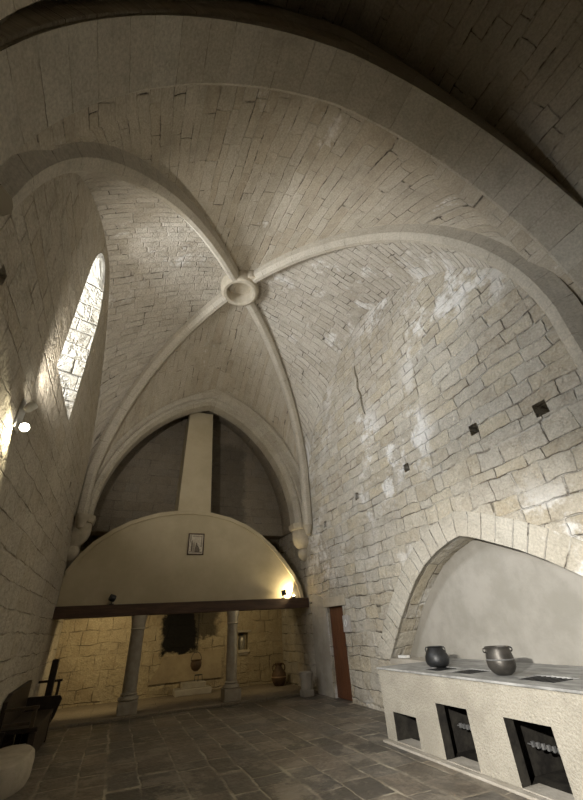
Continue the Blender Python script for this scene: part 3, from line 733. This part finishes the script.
# mortar
mo = thing('stone_mortar', (4.72, 10.80, 0.0), 'squat stone mortar on a small block near the foot of the door pier', 'mortar')
mk('block', box((4.58, 10.66, 0.001), (4.86, 10.94, 0.14), 0.02), M_REND, mo)
bm = bmesh.new(); lathe(bm, [(0.0, 0.141), (0.14, 0.141), (0.15, 0.25), (0.16, 0.40), (0.185, 0.46), (0.18, 0.50), (0.13, 0.50), (0.11, 0.36), (0.0, 0.34)], (4.72, 10.80, 0), 28); mk('bowl', bm, M_REND, mo, smooth=40)
bm = bmesh.new()
for ys in (9.05, ): pass
bm.free()
# grey render patch on the pier left of the door
bm = bmesh.new(); prism(bm, [(10.12, 0.0), (11.0, 0.0), (11.02, 1.0), (10.98, 1.96), (10.85, 2.3), (10.3, 2.15), (10.10, 2.0)], 'x', XR-0.012, XR-0.0005)
tag(mk('pier_render', bm, M_REND), 'rough grey render patch on the wall between door and hood beam', 'render patch')
# door
d = tag(bpy.data.objects.new('door_1', None), kind='structure'); C.objects.link(d); d.location = (XR+0.1, 9.63, 0)
bm = bmesh.new()
for i in range(5):
    y0 = 9.225+i*0.162; bx(bm, (XR+0.06, y0+0.002, 0.012), (XR+0.11, y0+0.160, 1.895), 0.004)
mk('planks', bm, M_DOOR, d)
bm = bmesh.new(); bx(bm, (XR+0.045, 9.26, 0.98), (XR+0.062, 9.32, 1.14), 0.003); lathe(bm, [(0.0, 0), (0.022, 0), (0.025, 0.03), (0.0, 0.04)], (XR+0.02, 9.29, 1.08), 14, axis='x'); mk('handle', bm, M_IRON, d)
bm = bmesh.new(); bx(bm, (XR-0.03, 9.02, 1.90), (XR+0.3, 10.22, 2.12), 0.015); o = tag(mk('door_lintel', bm, M_STONE), 'pale stone lintel over the red-brown door', 'lintel')
# grey plate beside the door
sp_ = thing('switch_plate', (XR, 9.03, 1.34), 'grey plate with a white oval ring beside the red-brown door', 'plate')
mk('plate', box((XR-0.06, 8.88, 1.34), (XR-0.001, 9.17, 1.68), 0.006), M_PLATE, sp_)
bm = bmesh.new(); tube(bm, [(XR-0.063, 9.03+0.045*math.cos(a), 1.52+0.07*math.sin(a)) for a in [2*PI*k_/20 for k_ in range(20)]], 0.012, 6, closed=True); mk('oval_ring', bm, M_WHT, sp_, smooth=0)

# ------------------------------------------------------------------ stove
st = thing('stone_stove', (4.6, 4.0, 0), 'long pale stone cooking range with three dark fire openings', 'stove')
SX, SY0, SY1, SZ = 4.0, 1.3, 6.24, 0.878
bm = box((SX, SY0, 0.03), (XR-0.001, SY1, SZ), 0.012)
body = mk('body', bm, M_STOVE)
OP = [(5.47, 6.00, 0.04, 0.375), (4.46, 5.0, 0.032, 0.585), (3.37, 3.93, 0.032, 0.585), (2.2, 2.76, 0.032, 0.585)]
G = [(4.20, 4.62, 5.05, 5.42, 1), (4.22, 4.64, 4.50, 4.90, 1), (4.22, 4.64, 3.36, 3.86, 1), (4.22, 4.64, 2.25, 2.7, 1)]
cs = [cutter(box((SX-0.1, a, b), (4.85, a2, b2))) for a, a2, b, b2 in [(o_[0], o_[1], o_[2], o_[3]) for o_ in OP]]
for a, a2, b, b2 in OP[1:]: cs.append(cutter(box((4.13, a-0.03, b+0.001), (4.85, a2+0.16, b2-0.04))))
for (x0, x1, y0, y1, _) in G[1:]: cs.append(cutter(box((x0, y0, 0.4), (x1, y1, 1.0))))
cs.append(cutter(box((G[0][0], G[0][2], 0.75), (G[0][1], G[0][3], 1.0))))
cut(body, cs); body.data.materials.append(M_SOOT)
for p in body.data.polygons:
    c_ = p.center
    if c_.x > SX+0.1 and c_.x < 4.9 and c_.z < 0.87 and SY0+0.05 < c_.y < SY1-0.05 and c_.z > 0.029: p.material_index = 1
body.parent = st; body.location = -Vector(st.location)
me = body.data
top = mk('hob_slab', box((SX-0.03, SY0, SZ), (XR+0.445, SY1, 0.902), 0.005), M_SLAB)
cut(top, [cutter(box((XR-0.004, SY0-0.1, 0.8), (XR+0.6, 2.60, 1.0)))] + [cutter(box((x0, y0, 0.8), (x1, y1, 1.0))) for x0, x1, y0, y1, _ in G])
top.parent = st; top.location = -Vector(st.location)
for gi, (x0, x1, y0, y1, _) in enumerate(G):
    bm = bmesh.new()
    n = 8
    for i in range(n):
        y = y0+0.03+(y1-y0-0.06)*i/(n-1); bx(bm, (x0+0.001, y-0.009, 0.876), (x1-0.001, y+0.009, 0.894))
    bx(bm, (x0+0.001, y0+0.001, 0.864), (x1-0.001, y0+0.02, 0.875)); bx(bm, (x0+0.001, y1-0.02, 0.864), (x1-0.001, y1-0.001, 0.875))
    mk('hob_grate', bm, M_IRON, st)
for (y0, y1, z0, z1) in OP:
    mk('ash_sill', box((SX-0.002, y0+0.001, z0-0.001), (SX+0.24, y1-0.001, z0+0.008)), M_REND, st)
for (y0, y1, z0, z1) in OP[1:]:
    bm = bmesh.new()
    for i in range(7):
        y = y1-0.33+0.062*i; bx(bm, (4.36, y, 0.285), (4.40, y+0.026, 0.335), 0.006)
    bx(bm, (4.405, y0-0.02, 0.29), (4.42, y1+0.15, 0.30))
    mk('fire_grate', bm, M_STEEL, st)
mk('plinth', box((SX-0.08, SY0, 0.001), (SX+0.05, SY1+0.02, 0.029), 0.008), M_REND, st)
# sill of the niche beyond the stove
o = tag(mk('niche_ledge', box((XR-0.04, 6.26, 0.80), (XR+0.44, 7.47, 0.89), 0.008), M_REND), 'bare grey stone ledge in the niche beyond the left end of the stove', 'ledge')
o = tag(mk('white_block', box((5.20, 7.12, 0.891), (5.32, 7.34, 0.935), 0.008), M_WHT), 'small white block on the ledge at the far end of the niche', 'block')

# pots
p1 = thing('round_pot', (4.56, 5.45, 0.903), 'squat black iron pot with a narrow mouth on the far end of the stove', 'pot', None)
x, y, z = 4.56, 5.45, 0.903
bm = bmesh.new(); lathe(bm, [(0.0, 0.0), (0.12, 0.0), (0.160, 0.03), (0.173, 0.08), (0.165, 0.14), (0.140, 0.19), (0.112, 0.225), (0.106, 0.236), (0.116, 0.25), (0.107, 0.252), (0.094, 0.23), (0.12, 0.18), (0.0, 0.03)], (x, y, z), 36); mk('body', bm, M_IRON, p1, smooth=50)
for sgn in (-1, 1):
    bm = bmesh.new(); ax = Vector((0.72, -0.69, 0)).normalized()*sgn
    tube(bm, [Vector((x, y, z)) + ax*r_ + Vector((0, 0, h_)) for r_, h_ in ((0.105, 0.238), (0.13, 0.242), (0.143, 0.22), (0.140, 0.185))], 0.008, 8); mk('handle', bm, M_IRON, p1, smooth=0)
p2 = thing('tall_pot', (4.40, 4.12, 0.903), 'taller bronze-brown pot with two ring ears on the stove', 'pot', None)
x, y, z = 4.40, 4.12, 0.903
bm = bmesh.new(); lathe(bm, [(0.0, 0.0), (0.075, 0.0), (0.125, 0.03), (0.156, 0.08), (0.162, 0.13), (0.157, 0.155), (0.152, 0.19), (0.143, 0.235), (0.137, 0.262), (0.143, 0.282), (0.137, 0.285), (0.124, 0.262), (0.130, 0.235), (0.145, 0.14), (0.0, 0.03)], (x, y, z), 40); mk('body', bm, M_BRONZE, p2, smooth=50)
bm = bmesh.new(); lathe(bm, [(0.158, 0.150), (0.163, 0.157), (0.158, 0.164), (0.150, 0.157), (0.158, 0.150)], (x, y, z), 40); mk('raised_band', bm, M_STEEL, p2, smooth=50)
for sgn in (-1, 1):
    ax = Vector((0.9, -0.42, 0)).normalized()*sgn; c0 = Vector((x, y, z+0.250)) + ax*0.158
    bm = bmesh.new(); tube(bm, [c0 + ax*0.021*math.cos(a) + Vector((0, 0, 0.021*math.sin(a))) for a in [2*PI*k_/14 for k_ in range(14)]], 0.008, 8, closed=True); mk('ear_ring', bm, M_BRONZE, p2, smooth=0)

# ------------------------------------------------------------------ left wall lamp fixture
fx = thing('wall_spotlight', (XL, 4.5, 3.7), 'twin-headed white spotlight bracket on the left wall, one head glaring', 'spotlight')
mk('wall_plate', box((XL+0.001, 4.42, 3.58), (XL+0.018, 4.62, 3.94), 0.005), M_WHT, fx)
bm = bmesh.new(); tube(bm, [(XL+0.018, 4.56, 3.68), (XL+0.05, 4.56, 3.66), (XL+0.07, 4.55, 3.65)], 0.009, 8); mk('bracket_arm', bm, M_PLATE, fx, smooth=0)
bm = bmesh.new(); tube(bm, [(XL+0.018, 4.50, 3.84), (XL+0.08, 4.48, 3.85)], 0.009, 8); mk('bracket_arm', bm, M_PLATE, fx, smooth=0)
def head(c, d, mat):
    c = Vector(c); d = Vector(d).normalized(); rot = d.to_track_quat('Z', 'Y').to_matrix().to_4x4(); rot.translation = c
    bm = bmesh.new(); lathe(bm, [(0.0, -0.09), (0.03, -0.09), (0.045, -0.06), (0.055, 0.03), (0.048, 0.03), (0.045, 0.015), (0.0, 0.015)], (0, 0, 0), 22); bmesh.ops.transform(bm, matrix=rot, verts=bm.verts)
    mk('lamp_head', bm, M_WHT, fx, smooth=40)
    bm = bmesh.new(); lathe(bm, [(0.0, 0.016), (0.044, 0.016), (0.040, 0.022), (0.0, 0.024)], (0, 0, 0), 22); bmesh.ops.transform(bm, matrix=rot, verts=bm.verts)
    mk('lit_lens', bm, mat, fx)
head((XL+0.085, 4.52, 3.62), (0.35, -0.85, -0.35), M_GLOWN)
head((XL+0.10, 4.46, 3.87), (0.45, 0.2, 0.85), M_GLOWN)

# ------------------------------------------------------------------ left: bench and stone
bn = thing('wooden_settle', (-1.15, 9.3, 0), 'black wooden settle with a tall end post against the left wall', 'settle')
mk('seat', box((-1.36, 8.2, 0.40), (-0.86, 10.0, 0.46), 0.01), M_BENCH, bn)
bm = bmesh.new(); prism(bm, [(8.15, 0.461), (10.0, 0.461), (10.0, 0.93), (8.4, 0.88), (8.15, 0.80)], 'x', -1.39, -1.33); mk('backrest', bm, M_BENCH, bn)
mk('front_panel', box((-0.92, 8.26, 0.03), (-0.88, 9.88, 0.40), 0.006), M_BENCH, bn)
for yy in (8.2, 9.94):
    for xx in (-1.36, -0.96):
        mk('leg', box((xx, yy-0.05, 0.001), (xx+0.09, yy+0.05, 0.40 if xx > -1.2 else 0.45), 0.006), M_BENCH, bn)
bm = bmesh.new(); prism(bm, [(-1.38, 0.002), (-1.02, 0.002), (-0.84, 0.30), (-0.76, 0.58), (-0.80, 0.64), (-1.38, 0.66)], 'y', 10.06, 10.14); mk('end_panel', bm, M_BENCH, bn)
mk('end_post', box((-1.10, 10.30, 0.002), (-0.98, 10.42, 1.22), 0.02), M_BENCH, bn)
bm = bmesh.new(); bx(bm, (-1.26, 10.33, 0.84), (-0.84, 10.39, 0.88), 0.01); bx(bm, (-0.92, 10.335, 0.5), (-0.87, 10.385, 0.84), 0.01); mk('crosspiece', bm, M_BENCH, bn)
bm = bmesh.new(); bx(bm, (-1.34, 8.12, 0.68), (-0.90, 8.18, 0.72), 0.006); bx(bm, (-0.97, 8.12, 0.461), (-0.92, 8.18, 0.68), 0.006); bx(bm, (-1.32, 8.13, 0.50), (-0.975, 8.17, 0.54), 0.006); mk('armrest', bm, M_BENCH2, bn)
bm = bmesh.new()
lathe(bm, [(0.0, 0.001), (0.40, 0.001), (0.43, 0.05), (0.44, 0.20), (0.42, 0.27), (0.37, 0.30), (0.0, 0.30)], (0, 0, 0), 40)
for v in bm.verts: v.co = Vector((v.co.x*0.72-1.06, v.co.y*1.5+7.45, v.co.z*1.05))
tag(mk('stone_trough', bm, M_STONE, smooth=40), 'low rounded pale stone slab on the floor in front of the black settle', 'stone slab')
